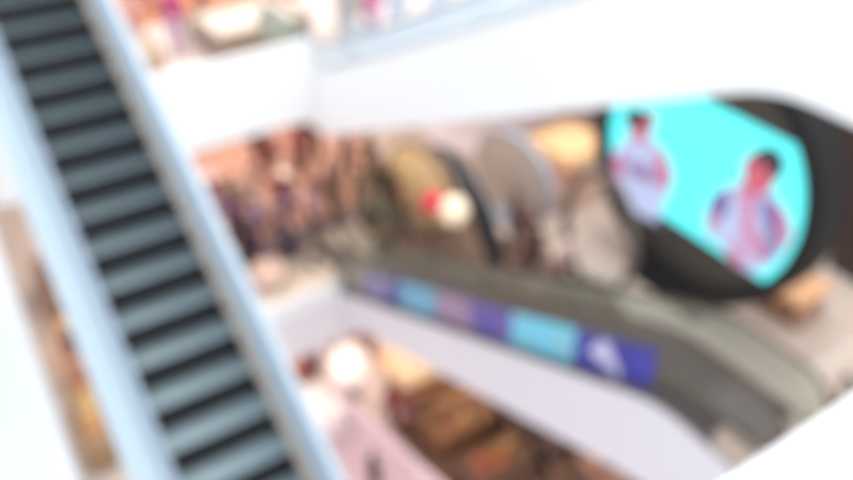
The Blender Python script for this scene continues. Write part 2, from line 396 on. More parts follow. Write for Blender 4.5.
# black arch ring
ar = thing('arch', 'curved black arch standing between the tan and grey round boards', 'arch', (10.0, 14.0, 0), 0)
bm = bmesh.new(); pts = []; rr = []
AP = [(432, 148), (444, 151), (455, 162), (464, 178), (473, 196), (482, 215), (489, 235), (494, 252), (497, 264), (499, 300)]
for i, (px, py) in enumerate(AP):
    w_ = at_x(px, py, 10.0); pts.append((0, w_.y - 14.0, max(.1, w_.z))); rr.append([.08, .14, .2, .25, .28, .28, .26, .24, .22, .22][i])
tube(bm, pts, rr, 12); link('curved_rib', bm, mat('black_gloss', rgb(26, 26, 34), .4), ar, True)
bm = bmesh.new(); ly = pts[-1][1]; box(bm, (-.3, ly - .35, 0), (.3, ly + .35, .35), 0, .03); link('base', bm, MATS['black_gloss'], ar)
# ring sculpture
rg = thing('ring_sculpture', 'large thin brown ring standing on the beige floor', 'sculpture', tuple(at(590, 292, 0)), 0)
bm = bmesh.new(); n = 40
tube(bm, [(0, 1.15 * math.cos(2 * math.pi * i / n), 1.75 + 1.62 * math.sin(2 * math.pi * i / n)) for i in range(n)], .11, 8, True); link('ring', bm, mat('brown_ring', rgb(104, 92, 84), .5), rg, True)
bm = bmesh.new(); box(bm, (-.3, -.5, 0), (.3, .5, .16), 0, .02); link('base', bm, MATS['brown_ring'], rg)

def rug(name, pts, m, label):
    bm = bmesh.new(); prism(bm, [(q.x, q.y) for q in pts], 'z', .007, .02)
    return tag(link(name, bm, m), label, 'rug')
rug('carpet', [Vector((2.0, 17.75)), Vector((8.6, 17.75)), Vector((10.4, 18.9)), Vector((12.5, 30)), Vector((0, 30))], TERRA, 'large terracotta carpet beneath the shopping crowd')
rug('carpet', [Vector((3.0, 16.4)), Vector((6.3, 16.4)), Vector((6.3, 17.1)), Vector((8.5, 17.1)), Vector((8.5, 17.74)), Vector((2.5, 17.74))], mat('mauve_carpet', rgb(150, 128, 134), .9), 'mauve grey carpet under the near half of the crowd')
rug('carpet', [Vector(at(px, py, 0)[:2]) for px, py in [(383, 170), (392, 282), (480, 330), (600, 345), (546, 245), (486, 235), (440, 172)]], BROWNF, 'dull brown carpet beneath the round boards')

rug('carpet', [Vector(at(px, py, 0)[:2]) for px, py in [(410, 112), (548, 100), (560, 118), (480, 156), (440, 150)]], mat('lavender_patch', rgb(240, 230, 238), .9), 'pale lavender patch of floor behind the round boards').location.z = -.0015  # thin pale sheet added over the floor
# ------------------------------------------------------------------ people
SKIN = mat('skin', rgb(214, 160, 136), .5, var=.03)
def skin_mesh(name, verts, edges, radii, root, sub=1):
    me = bpy.data.meshes.new(name); me.from_pydata(verts, edges, []); o = bpy.data.objects.new(name, me); COL.objects.link(o)
    md = o.modifiers.new('skin', 'SKIN'); md.use_smooth_shade = True
    if not me.skin_vertices: me.skin_vertices.new()
    for i, r in enumerate(radii):
        sv = me.skin_vertices[0].data[i]; sv.radius = r if isinstance(r, tuple) else (r, r); sv.use_root = (i == root)
    s2 = o.modifiers.new('sub', 'SUBSURF'); s2.levels = s2.render_levels = sub
    dg = bpy.context.evaluated_depsgraph_get(); dg.update()
    nm = bpy.data.meshes.new_from_object(o.evaluated_get(dg)); nm.name = name
    bpy.data.objects.remove(o); bpy.data.meshes.remove(me)
    return nm
def pose(kind):
    """joint positions, facing -y"""
    J = dict(pel=(0, 0, .95), waist=(0, 0, 1.10), chest=(0, .0, 1.30), neckb=(0, .01, 1.43), neck=(0, 0, 1.50),
             hl=(.09, 0, .90), hr=(-.09, 0, .90), kl=(.10, -.02, .50), kr=(-.10, -.02, .50), al=(.10, .02, .09), ar=(-.10, .02, .09), tl=(.11, -.15, .04), tr=(-.11, -.15, .04),
             sl=(.17, 0, 1.39), sr=(-.17, 0, 1.39), el=(.23, .02, 1.12), er=(-.23, .02, 1.12), wl=(.24, -.06, .88), wr=(-.24, -.06, .88))
    if kind == 'walk':
        J.update(kl=(.10, -.20, .54), al=(.10, -.26, .11), tl=(.11, -.42, .06), kr=(-.10, .06, .50), ar=(-.10, .34, .15), tr=(-.11, .20, .04),
                 el=(.23, .12, 1.13), wl=(.22, .10, .88), er=(-.23, -.08, 1.14), wr=(-.21, -.28, .98))
    if kind == 'hold':
        J.update(el=(.23, .03, 1.14), wl=(.13, -.24, 1.14), er=(-.23, .03, 1.14), wr=(-.13, -.24, 1.10))
    if kind == 'sit':
        J.update(pel=(0, 0, .52), waist=(0, .0, .68), chest=(0, 0, .88), neckb=(0, 0, 1.01), neck=(0, -.01, 1.08), hl=(.09, -.02, .50), hr=(-.09, -.02, .50),
                 kl=(.12, -.42, .50), kr=(-.12, -.42, .50), al=(.12, -.42, .09), ar=(-.12, -.42, .09), tl=(.12, -.58, .04), tr=(-.12, -.58, .04),
                 sl=(.17, 0, .97), sr=(-.17, 0, .97), el=(.22, -.05, .72), er=(-.22, -.05, .72), wl=(.15, -.28, .60), wr=(-.15, -.28, .60))
    return J
BODY = {}
def body_meshes(kind):
    if kind in BODY: return BODY[kind]
    J = pose(kind)
    def build(name, names, edges, rad, root):
        return skin_mesh(name, [J[n] for n in names], [(names.index(a), names.index(b)) for a, b in edges], rad, names.index(root))
    full = ['pel', 'waist', 'chest', 'neckb', 'neck', 'hl', 'hr', 'kl', 'kr', 'al', 'ar', 'tl', 'tr', 'sl', 'sr', 'el', 'er', 'wl', 'wr']
    E = [('pel', 'waist'), ('waist', 'chest'), ('chest', 'neckb'), ('neckb', 'neck'), ('pel', 'hl'), ('pel', 'hr'), ('hl', 'kl'), ('hr', 'kr'), ('kl', 'al'), ('kr', 'ar'), ('al', 'tl'), ('ar', 'tr'),
         ('neckb', 'sl'), ('neckb', 'sr'), ('sl', 'el'), ('sr', 'er'), ('el', 'wl'), ('er', 'wr')]
    R = [(.13, .10), (.12, .09), (.14, .10), (.08, .07), .052, (.085, .085), (.085, .085), .058, .058, .04, .04, .035, .035, .058, .058, .042, .042, .028, .028]
    body = build('person', full, E, R, 'pel')
    bm = bmesh.new(); bm.from_mesh(body)
    nk = Vector(J['neck']); hc = nk + Vector((0, -.02, .12))
    r = bmesh.ops.create_uvsphere(bm, u_segments=16, v_segments=12, radius=1)
    for v in r['verts']:
        w = .078 * (1 - .18 * max(0, -v.co.z)); v.co = Vector((v.co.x * w, v.co.y * w * 1.2, v.co.z * .115)) + hc
    for dx, dy, dz, s_ in ((0, -.098, -.01, (.012, .018, .02)), (.078, .0, 0, (.01, .02, .03)), (-.078, .0, 0, (.01, .02, .03)), (0, -.085, -.055, (.026, .01, .008)), (.03, -.084, .015, (.012, .008, .007)), (-.03, -.084, .015, (.012, .008, .007))):
        q = bmesh.ops.create_uvsphere(bm, u_segments=8, v_segments=6, radius=1)
        for v in q['verts']: v.co = Vector((v.co.x * s_[0] + dx, v.co.y * s_[1] + dy, v.co.z * s_[2] + dz)) + hc
    for wn, en, sg in (('wl', 'el', 1), ('wr', 'er', -1)):
        w = Vector(J[wn]); d = (w - Vector(J[en])).normalized(); side = Vector((0, -1, 0)); side = (side - d * side.dot(d)).normalized(); nrm = d.cross(side)
        tube(bm, [w, w + d * .04, w + d * .09], [.026, .038, .034], 8)
        for f_, ln in ((-1.5, .06), (-.5, .075), (.5, .08), (1.5, .072)):
            b0 = w + d * .085 + side * f_ * .018; curl = nrm * (-sg)
            tube(bm, [b0, b0 + d * ln * .5 + curl * .006, b0 + d * ln * .9 + curl * .026], [.010, .009, .006], 6)
        b0 = w + d * .03 + side * .03; tube(bm, [b0, b0 + d * .03 + side * .025, b0 + d * .062 + side * .028], [.012, .011, .008], 6)
    bmesh.ops.recalc_face_normals(bm, faces=bm.faces[:]); bm.to_mesh(body); bm.free()
    for p_ in body.polygons: p_.use_smooth = True
    J['hem'] = tuple(Vector(J['pel']) + Vector((0, 0, -.10))); up = ['pel', 'waist', 'chest', 'neckb', 'sl', 'sr', 'el', 'er', 'hem']
    shirt = build('shirt', up, [('hem', 'pel'), ('pel', 'waist'), ('waist', 'chest'), ('chest', 'neckb'), ('neckb', 'sl'), ('neckb', 'sr'), ('sl', 'el'), ('sr', 'er')],
                  [(.17, .125), (.155, .115), (.17, .125), (.10, .085), .082, .082, .062, .062, (.18, .135)], 'pel')
    tn = ['pel', 'hl', 'hr', 'kl', 'kr', 'al', 'ar']
    trs = build('trousers', tn, [('pel', 'hl'), ('pel', 'hr'), ('hl', 'kl'), ('hr', 'kr'), ('kl', 'al'), ('kr', 'ar')], [(.15, .115), .105, .105, .08, .08, .062, .062], 'pel')
    shoes = []
    for a, t in (('al', 'tl'), ('ar', 'tr')):
        bm = bmesh.new()
        A_, T_ = Vector(J[a]), Vector(J[t]); m_ = (A_ + T_) / 2
        tube(bm, [A_ + Vector((0, .05, -.035)), A_ + Vector((0, 0, -.03)), m_ + Vector((0, 0, -.015)), T_ + Vector((0, -.01, 0))], [.038, .05, .048, .034], 8)
        me = bpy.data.meshes.new('shoe'); bm.to_mesh(me); bm.free(); shoes.append(me)
    hairs = []
    for longh in (False, True):
        bm = bmesh.new(); r = bmesh.ops.create_uvsphere(bm, u_segments=16, v_segments=12, radius=1)
        cut = []
        for v in r['verts']:
            c = v.co.copy()
            if (c.y < -.35 and c.z < .45) or (c.z < -.3 and c.y < .2): cut.append(v)
            v.co = Vector((c.x * .09, c.y * .108 + .004, c.z * .125 + .008)) + hc
            if longh and c.z < -.1: v.co.z -= .16 * min(1, -c.z * 1.6); v.co.y += .02
        bmesh.ops.delete(bm, geom=cut, context='VERTS')
        me = bpy.data.meshes.new('hair'); bm.to_mesh(me); bm.free(); hairs.append(me)
    for me in [shirt, trs] + shoes + hairs:
        for p_ in me.polygons: p_.use_smooth = True
    for me in [body, shirt, trs] + shoes + hairs:
        me.materials.clear(); me.materials.append(SKIN)
    BODY[kind] = (body, shirt, trs, shoes, hairs); return BODY[kind]
def cloth(c):
    k = 'cloth_%d_%d_%d' % c
    return mat(k, rgb(*c), .85, var=.1, scale=14)
def person(label, pos, face, kind, top, low, hair=(34, 26, 26), longh=False, h=1.0, group=None):
    body, shirt, trs, shoes, hairs = body_meshes(kind)
    o = bpy.data.objects.new('person', body); COL.objects.link(o); o.location = pos; o.rotation_euler = (0, 0, math.radians(face)); o.scale = (h, h, h)
    tag(o, label, 'person', group)
    for nm, me, m in (('shirt', shirt, cloth(top)), ('trousers', trs, cloth(low)), ('shoe', shoes[0], cloth((40, 36, 36))), ('shoe', shoes[1], cloth((40, 36, 36))), ('hair', hairs[1 if longh else 0], cloth(hair))):
        c = bpy.data.objects.new(nm, me); COL.objects.link(c); c.parent = o
        c.material_slots[0].link = 'OBJECT'; c.material_slots[0].material = m
    return o
PPL = [  # label, feet px, level z, facing, pose, top, trousers, long hair
 ('person in dark purple jacket at the near left end of the crowd', (234, 292), 0, 150, 'stand', (70, 44, 68), (60, 50, 70), True),
 ('person in navy jacket walking beside the dark purple jacket', (224, 258), 0, 40, 'walk', (48, 50, 74), (50, 48, 60), False),
 ('person in pale pink top nearest to the escalator side', (222, 234), 0, 200, 'stand', (214, 170, 186), (110, 90, 110), True),
 ('person in cream shirt behind the navy jacket', (250, 236), 0, 100, 'walk', (222, 200, 184), (120, 100, 110), False),
 ('person in lavender top in the middle of the crowd', (264, 252), 0, 250, 'stand', (152, 136, 178), (90, 80, 110), True),
 ('person in grey-violet coat beside the lavender top', (284, 250), 0, 30, 'hold', (120, 108, 132), (80, 70, 90), False),
 ('person in crimson dress-length top at the centre of the crowd', (295, 234), 0, 10, 'stand', (150, 24, 66), (140, 24, 60), True),
 ('person in grey shirt holding something left of the crimson top', (272, 226), 0, 60, 'hold', (120, 112, 120), (84, 76, 88), False),
 ('person in dusky pink shirt right of the crimson top', (326, 242), 0, 300, 'walk', (200, 162, 170), (110, 86, 92), True),
 ('person in taupe coat near the escalator foot', (352, 237), 0, 330, 'stand', (150, 110, 104), (110, 80, 80), False),
 ('person in dark red jacket standing under the white parapet', (276, 180), 0, 20, 'stand', (104, 34, 56), (64, 38, 50), False),
 ('person in rose shirt beside the dark red jacket', (296, 178), 0, 340, 'hold', (178, 92, 96), (90, 50, 56), True),
 ('person in blackish brown coat under the white parapet', (308, 166), 0, 0, 'stand', (66, 42, 48), (60, 40, 46), False),
 ('person in black clothes alone on the terracotta carpet edge', (354, 186), 0, 200, 'walk', (34, 30, 32), (44, 34, 36), True),
 ('person in dark olive coat before the tan board', (376, 244), 0, 120, 'stand', (74, 66, 54), (60, 52, 46), False),
 ('person in maroon brown coat left of the olive coat', (374, 227), 0, 80, 'hold', (100, 60, 62), (74, 52, 50), True),
 ('person in dark grey green jacket beneath the tan board', (400, 262), 0, 45, 'stand', (92, 88, 74), (70, 66, 60), False),
 ('person in blackish grey clothes in front of the black arch', (514, 250), 0, 30, 'stand', (38, 36, 42), (40, 38, 44), True),
 ('person in dark brown jacket below the grey board', (530, 276), 0, 300, 'walk', (76, 58, 52), (70, 56, 52), False),
 ('person in maroon top by the far escalator rail', (524, 262), 0, 10, 'stand', (110, 56, 60), (88, 62, 58), True),
 ('person in pale pink top at the foot of the brown ring', (562, 290), 0, 200, 'stand', (232, 196, 186), (120, 90, 84), False),
 ('person with black hair at the left end of the upper shops', (140, 50), 5.3, 170, 'stand', (226, 170, 160), (190, 150, 140), True),
 ('person in magenta shirt with pale lilac trousers on the upper floor', (181, 58), 5.3, 160, 'stand', (176, 60, 120), (190, 150, 180), False),
 ('person in orange top at the back of the upper floor', (150, 16), 5.3, 180, 'walk', (214, 116, 70), (120, 80, 70), False),
 ('person in dark clothes at the back of the upper floor', (204, 14), 5.3, 180, 'stand', (84, 70, 84), (70, 60, 70), True),
 ('person in magenta top among the upper clothes rails', (374, 48), 5.3, 190, 'stand', (200, 96, 150), (190, 180, 200), True),
 ('person with dark hair in orange top on the lowest floor', (297, 412), -5.3, 200, 'stand', (214, 120, 84), (200, 110, 84), True),
 ('person in dark violet coat beside the orange top below', (316, 388), -5.3, 160, 'stand', (112, 86, 106), (110, 76, 92), False),
 ('person in crimson top on the lowest floor', (394, 424), -5.3, 20, 'stand', (150, 14, 44), (130, 30, 56), True),
 ('person in magenta brown clothes in front of the crimson top', ('w', 7.85, 13.85), -5.288, 40, 'walk', (134, 50, 74), (110, 50, 70), False),
 ('person in dark mauve coat left of the low pink wall', (376, 496), -5.3, 100, 'stand', (60, 38, 46), (66, 40, 50), True),
 ('person in black coat at the bottom of the lowest shops', ('w', 10.15, 10.35), -5.288, 60, 'stand', (40, 30, 34), (40, 30, 34), False),
 ('person in dark coat left of the black coat below', ('w', 10.15, 12.08), -5.288, 20, 'walk', (44, 34, 34), (44, 34, 34), True),
]
PPL += [
 ('person in black top with crimson trousers under the white parapet', (262, 174), 0, 10, 'stand', (46, 32, 42), (110, 30, 56), True),
 ('person in dark maroon coat farthest right under the white parapet', (318, 158), 0, 40, 'stand', (84, 40, 52), (60, 36, 46), False),
 ('person in black coat facing the lone black figure', (366, 184), 0, 120, 'hold', (30, 28, 30), (38, 34, 36), False),
 ('person in plum coat at the left edge of the crowd', (208, 238), 0, 80, 'stand', (88, 56, 84), (60, 44, 60), False),
 ('person in near-black coat in front of the cream shirt', (254, 264), 0, 200, 'stand', (52, 44, 58), (48, 42, 54), True),
 ('person in violet blouse holding a phone in the crowd', (236, 250), 0, 20, 'hold', (134, 104, 156), (70, 60, 80), True),
 ('person in mauve shirt behind the crimson top', (318, 240), 0, 200, 'walk', (150, 110, 134), (90, 66, 84), True),
 ('person in taupe grey shirt beside the dusky pink shirt', (340, 232), 0, 110, 'stand', (128, 106, 100), (96, 76, 74), False),
 ('person in brown coat at the right end of the crowd', (362, 210), 0, 250, 'hold', (110, 70, 64), (90, 60, 56), False),
 ('person in greyish green shirt left of the cream shirt', (234, 234), 0, 0, 'stand', (140, 136, 120), (100, 84, 84), False),
 ('person in burgundy shirt near the sand coloured counter', (212, 226), 0, 180, 'walk', (120, 62, 76), (90, 66, 84), True),
 ('person in black coat walking left of the tan board', (372, 204), 0, 60, 'walk', (48, 40, 36), (50, 42, 38), False),
 ('person in dark olive brown coat close to the tan board', (386, 214), 0, 330, 'stand', (72, 62, 46), (64, 54, 44), True),
]
OBST = [(at(px, py, 0).x, at(px, py, 0).y, rad) for px, py, rad in [(270, 282, .9), (236, 300, .9), (298, 262, .85), (285, 204, .6), (384, 256, .9), (370, 226, .9), (214, 214, 1.1)]]
spots = [Vector((pp[1], pp[2], z)) if pp[0] == 'w' else at(pp[0], pp[1], z) for (lab, pp, z, *_r) in PPL]
for it in range(60):                                # nobody stands inside somebody else or inside the escalator foot
    for a in range(len(spots)):
        for b in range(a):
            if abs(spots[a].z - spots[b].z) < .1:
                d = spots[a] - spots[b]; need = .66
                if d.length < need:
                    d = d.normalized() * (need - d.length) * .5 if d.length > .01 else Vector((.3, 0, 0)); spots[a] += d; spots[b] -= d
        q = spots[a]
        if q.z == 0 and q.x < 9:
            if 6.3 < q.x < 8.05 and q.y < 17.0: q.y += .05
            for (ox, oy, orad) in OBST:
                d = Vector((q.x - ox, q.y - oy)); 
                if d.length < orad: d = d.normalized() * (orad - d.length); q.x += d.x; q.y += d.y
for i, (lab, pp, z, fc, kd, top, low, lh) in enumerate(PPL):
    q = spots[i]
    zz_ = z + (.0125 if z == 0 else 0)
    if z == 0 and q.y > 16.4 and q.x < 8.6: zz_ = .02
    if z == 0 and (q.y > 17.6 or q.x > 8.6): zz_ = z + .02
    person(lab, (q.x, q.y, zz_), fc, kd, top, low, longh=lh, h=random.uniform(.95, 1.05))

# ------------------------------------------------------------------ furniture and goods
def stall(name, label, cat, pos, sx, sy, h, frame, topc, rz=0):
    t = thing(name, label, cat, pos, rz)
    fm = mat('stall_frame_%d_%d_%d' % frame, rgb(*frame), .6); tm = mat('stall_top_%d_%d_%d' % topc, rgb(*topc), .5)
    bm = bmesh.new(); box(bm, (-sx / 2, -sy / 2, .06), (sx / 2, sy / 2, h), 0, .03); link('cabinet', bm, fm, t)
    bm = bmesh.new(); box(bm, (-sx / 2 + .06, -sy / 2 + .06, 0), (sx / 2 - .06, sy / 2 - .06, .06)); link('plinth', bm, MATS['black_frame'], t)
    bm = bmesh.new(); w = .14
    box(bm, (-sx / 2 - .04, -sy / 2 - .04, h), (sx / 2 + .04, -sy / 2 + w, h + .10)); box(bm, (-sx / 2 - .04, sy / 2 - w, h), (sx / 2 + .04, sy / 2 + .04, h + .10))
    box(bm, (-sx / 2 - .04, -sy / 2 + w, h), (-sx / 2 + w, sy / 2 - w, h + .10)); box(bm, (sx / 2 - w, -sy / 2 + w, h), (sx / 2 + .04, sy / 2 - w, h + .10)); link('rim', bm, fm, t)
    bm = bmesh.new(); box(bm, (-sx / 2 + w, -sy / 2 + w, h), (sx / 2 - w, sy / 2 - w, h + .05)); link('top', bm, tm, t)
    return t
stall('counter', 'taupe framed counter with cream top behind the white parapet', 'counter', (6.45, 18.5, 5.3), 2.4, 1.9, .5, (150, 130, 116), (246, 226, 208), .05)
stall('counter', 'low beige brown counter at the left end of the upper shops', 'counter', (3.4, 17.2, 5.3), 1.1, .9, .8, (196, 168, 146), (206, 184, 164), .0)
stall('counter', 'sand coloured counter with pale top on the terracotta carpet', 'counter', tuple(at(200, 210, 0)), 1.6, .8, .9, (176, 140, 130), (222, 190, 190), .2)
def seat(label, pos, col, rz=0):
    t = thing('ottoman', label, 'ottoman', pos, rz); m = mat('ottoman_%d_%d_%d' % col, rgb(*col), .8)
    bm = bmesh.new(); lathe(bm, [(.42, .08), (.46, .12), (.47, .38), (.44, .44), (.36, .47)], 28); link('cushion', bm, m, t, True)
    bm = bmesh.new(); lathe(bm, [(.38, 0), (.38, .08)], 28); link('base', bm, MATS['black_frame'], t)
seat('round cream ottoman in front of the crowd', tuple(at(270, 282, .006)), (232, 200, 184))
seat('round pinkish ottoman beside the cream one', tuple(at(236, 300, .006)), (214, 176, 170))
def pushchair(label, pos, rz, col):
    t = thing('pushchair', label, 'pushchair', pos, rz); m = cloth(col); k = MATS['black_frame']
    bm = bmesh.new(); prism(bm, [(-.3, .45), (.25, .40), (.34, .62), (.40, .98), (.30, 1.0), (.22, .66), (.14, .52), (-.3, .55)], 'x', -.2, .2); link('seat', bm, m, t)
    bm = bmesh.new()
    for i in range(7):
        pass
    prism(bm, [(.38 - .36 * math.sin(a) * 1.0, .78 + .32 * math.cos(a)) for a in [math.pi * .55 * j / 6 for j in range(7)]] + [(.38 - .32 * math.sin(a), .78 + .28 * math.cos(a)) for a in [math.pi * .55 * j / 6 for j in range(6, -1, -1)]], 'x', -.22, .22); link('hood', bm, m, t)
    bm = bmesh.new()
    for sx in (-.22, .22): tube(bm, [(sx, -.42, .1), (sx, .3, .6), (sx, .55, 1.02)], .014, 6); tube(bm, [(sx, .42, .1), (sx, .0, .42)], .014, 6)
    tube(bm, [(-.22, .55, 1.02), (.22, .55, 1.02)], .018, 6); link('frame', bm, k, t)
    for sx in (-.24, .24):
        for y in (-.42, .42):
            bm = bmesh.new(); prism(bm, [(y + .1 * math.cos(a), .1 + .1 * math.sin(a)) for a in [math.pi * j / 8 for j in range(16)]], 'x', sx - .02, sx + .02); link('wheel', bm, k, t)
pushchair('dark pushchair parked in front of the crowd', tuple(at(298, 262, .0065)), 1.0, (70, 62, 72))
def lantern(label, pos, hgt, r, col, rz=0):
    t = thing('lantern', label, 'lantern', pos); m = mat('lantern_%d_%d_%d' % col, rgb(*col), .6, emit=rgb(*col), estr=.25)
    bm = bmesh.new(); lathe(bm, [(r * .25, hgt - r), (r * .7, hgt - r * .8), (r, hgt - r * .2), (r, hgt + r * .2), (r * .7, hgt + r * .8), (r * .25, hgt + r)], 24); link('shade', bm, m, t, True)
    bm = bmesh.new(); tube(bm, [(0, 0, .04), (0, 0, hgt - r)], .03, 8); link('pole', bm, MATS['black_frame'], t)
    bm = bmesh.new(); lathe(bm, [(.26, 0), (.26, .03), (.05, .06)], 20); link('base', bm, MATS['black_frame'], t)
q = at_x(433, 203, 9.05); lantern('crimson round lantern beside the tan board', (q.x, q.y, .02), q.z, .26, (214, 30, 70))
q = at_x(454, 211, 9.05); lantern('cream round lantern beside the crimson lantern', (q.x, q.y, .02), q.z, .34, (250, 226, 196))
q = at(285, 204, 0.02); lantern('cream round lantern in the middle of the crowd', tuple(q), .9, .25, (250, 228, 206))
q = at(352, 396, -5.3); lantern('glowing white round lantern on the lowest floor', tuple(q), 1.3, .6, (255, 246, 236))
# warm lit shop kiosks
def kiosk(label, pos, sx, sy, h, body, sign, rz=0, glow=.9):
    t = thing('kiosk', label, 'kiosk', pos, rz)
    bmx = mat('kiosk_body_%d_%d_%d' % body, rgb(*body), .6); sm = mat('kiosk_light_%d_%d_%d' % sign, rgb(*sign), .6, emit=rgb(*sign), estr=glow)
    bm = bmesh.new(); box(bm, (-sx / 2, -sy / 2, 0), (sx / 2, sy / 2, h * .35), 0, .02); link('counter', bm, bmx, t)
    for a in (-1, 1):
        for b in (-1, 1):
            bm = bmesh.new(); box(bm, (a * (sx / 2 - .08) - .05, b * (sy / 2 - .08) - .05, h * .35), (a * (sx / 2 - .08) + .05, b * (sy / 2 - .08) + .05, h * .8)); link('post', bm, bmx, t)

    bm = bmesh.new(); box(bm, (-sx / 2 - .05, -sy / 2 - .05, h * .8), (sx / 2 + .05, sy / 2 + .05, h), 0, .03); link('light_box', bm, sm, t)
kiosk('warm orange lit kiosk left of the round screen', (14.0, 15.0, 0), 1.5, 1.5, 1.9, (226, 190, 176), (250, 200, 150), .1, .15)
kiosk('warm orange lit kiosk under the right edge of the screen', (15.3, 8.2, 0), 1.1, 1.1, .9, (170, 136, 118), (226, 176, 134), .1, .1)
kiosk('cream lit kiosk on the lowest floor beneath the escalator', (9.5, 14.9, -5.3), 2.8, 1.1, 1.5, (170, 130, 100), (255, 216, 174), 0, .1)
# glass guard beside the landing
gd = thing('guard_rail', 'glass guard with brown top rail beside the right-hand landing', 'railing', (7.95, 3.3, 5.3))
link('glass_panel', B((-.006, -3.3, .05), (.006, 0, .7)), M2['glass2'], gd)
bm = bmesh.new(); tube(bm, [(0, .02, .72), (0, -1.6, .72), (0, -3.3, .72)], .04, 10); link('top_rail', bm, M2['rail'], gd, True)
for y in (0, -1.6, -3.2): link('post', B((-.02, y - .02, 0), (.02, y + .02, .7)), M2['rail'], gd)
# clothes rails on the upper floor
def rail_rack(label, pos, rz, cols, n=8, w=1.5):
    t = thing('clothes_rail', label, 'clothes rail', pos, rz); k = mat('rail_chrome', rgb(190, 192, 198), .3, .7)
    bm = bmesh.new()
    for s_ in (-1, 1):
        tube(bm, [(s_ * w / 2, 0, .02), (s_ * w / 2, 0, 1.5)], .018, 8); tube(bm, [(s_ * w / 2, -.25, .02), (s_ * w / 2, .25, .02)], .018, 8)
    tube(bm, [(-w / 2, 0, 1.5), (w / 2, 0, 1.5)], .016, 8); link('frame', bm, k, t)
    for i in range(n):
        x = -w / 2 + w * (i + .8) / (n + .6); bm = bmesh.new()
        prism(bm, [(-.2, 1.36), (0, 1.44), (.2, 1.36), (.3, 1.15), (.22, 1.12), (.21, .65 + .1 * math.sin(i)), (-.21, .65 + .1 * math.sin(i)), (-.22, 1.12), (-.3, 1.15)], 'x', x - .03, x + .03)
        tube(bm, [(x, 0, 1.42), (x, 0, 1.5), (x, .02, 1.52)], .005, 5)
        g = link('garment', bm, cloth(cols[i % len(cols)]), t)
rail_rack('clothes rail of grey-green garments at the parapet corner', (6.28, 16.25, 5.3), 1.5708, [(168, 170, 150), (180, 186, 176), (204, 206, 196), (150, 140, 136)], 6, 1.1)
rail_rack('clothes rail of greyish garments right of the cream floor', tuple(at(352, 38, 5.3)), .9, [(190, 184, 180), (170, 176, 168), (214, 200, 210)])
rail_rack('clothes rail of pale blue and lilac garments', tuple(at(400, 34, 5.3)), .9, [(204, 214, 230), (176, 172, 196), (226, 230, 240)])
rail_rack('clothes rail of light blue garments behind the white escalator', tuple(at(440, 22, 5.3)), .8, [(214, 228, 240), (226, 236, 246), (200, 214, 230)])
rail_rack('clothes rail of white garments farthest along the upper floor', tuple(at(484, 8, 5.3)), .8, [(226, 236, 246), (236, 240, 246)])
rg_ = struct('floor', B((3.0, 20.6, 5.3), (12, 34, 5.312)), mat('orange_floor', rgb(232, 150, 110), .7, scale=3))
# goods on the lowest floor: tables with boxes and bags
goods_cols = [(196, 140, 88), (120, 84, 60), (214, 170, 110), (92, 70, 62), (200, 110, 70), (150, 126, 100), (70, 54, 52), (180, 96, 84)]
boxmes = {}
def goods(kind, c):
    key = (kind, c)
    if key in boxmes: return boxmes[key]
    bm = bmesh.new()
    if kind == 'box':
        box(bm, (-.16, -.12, 0), (.16, .12, .16), 0, .012); box(bm, (-.17, -.13, .13), (.17, .13, .18), 0, .01)
    elif kind == 'bag':
        prism(bm, [(-.18, 0), (.18, 0), (.14, .26), (-.14, .26)], 'y', -.08, .08); tube(bm, [(-.08, 0, .25), (-.06, 0, .36), (.06, 0, .36), (.08, 0, .25)], .012, 6)
    else:
        lathe(bm, [(.05, 0), (.12, .05), (.13, .18), (.07, .26), (.08, .30)], 16)
    me = bpy.data.meshes.new(kind); bmesh.ops.recalc_face_normals(bm, faces=bm.faces[:]); bm.to_mesh(me); bm.free(); me.materials.append(mat('goods_%d_%d_%d' % c, rgb(*c), .7))
    boxmes[key] = me; return me
def goods_table(where, px, py, z, rz, sx, sy, frame, topc, cols, lab):
    q = Vector((px[0], px[1], z)) if isinstance(px, tuple) else at(px, py, z); q.z = z + (.0065 if z == 0 and q.y > 15.1 and q.x < 8.6 and q.y < 17.7 else 0)
    stall('display_table', lab, 'display table', tuple(q), sx, sy, .7, frame, topc, rz)
    nx, ny = max(2, int(sx / .5)), max(1, int(sy / .48)); R_ = Matrix.Rotation(rz, 3, 'Z')
    for i in range(nx):
        for j in range(ny):
            kd = random.choice(['box', 'bag', 'jar']); c = random.choice(cols)
            o = bpy.data.objects.new({'box': 'gift_box', 'bag': 'handbag', 'jar': 'jar'}[kd], goods(kd, c)); COL.objects.link(o)
            v = R_ @ Vector(((i + .5) / nx * (sx - .4) - (sx - .4) / 2, (j + .5) / ny * (sy - .4) - (sy - .4) / 2, 0))
            o.location = (q.x + v.x, q.y + v.y, q.z + .75); o.rotation_euler = (0, 0, rz + random.uniform(-.12, .12)); s_ = random.uniform(.9, 1.1); o.scale = (s_, s_, s_)
            w_ = {'box': 'lidded box', 'bag': 'handbag', 'jar': 'round jar'}[kd]
            tag(o, 'small %s among the goods on the %s' % (w_, where), {'box': 'box', 'bag': 'bag', 'jar': 'jar'}[kd], '%ss on the %s' % (w_, where))
bc = [(150, 120, 96), (116, 96, 84)]
goods_table('tan table under the cream kiosk', (9.05, 12.95), 0, -5.288, 0, 1.9, 1.0, (150, 106, 74), (186, 140, 96), goods_cols, 'tan display table below the cream lit kiosk')
goods_table('brown table beside the low pink wall', (9.05, 11.2), 0, -5.288, 0, 1.9, 1.0, (110, 80, 64), (140, 104, 76), goods_cols, 'brown display table beside the low pink wall')
goods_table('olive brown table on the lowest floor', (11.3, 12.95), 0, -5.288, 0, 2.0, 1.0, (96, 78, 64), (128, 106, 84), goods_cols, 'olive brown display table just under the lavender cladding')
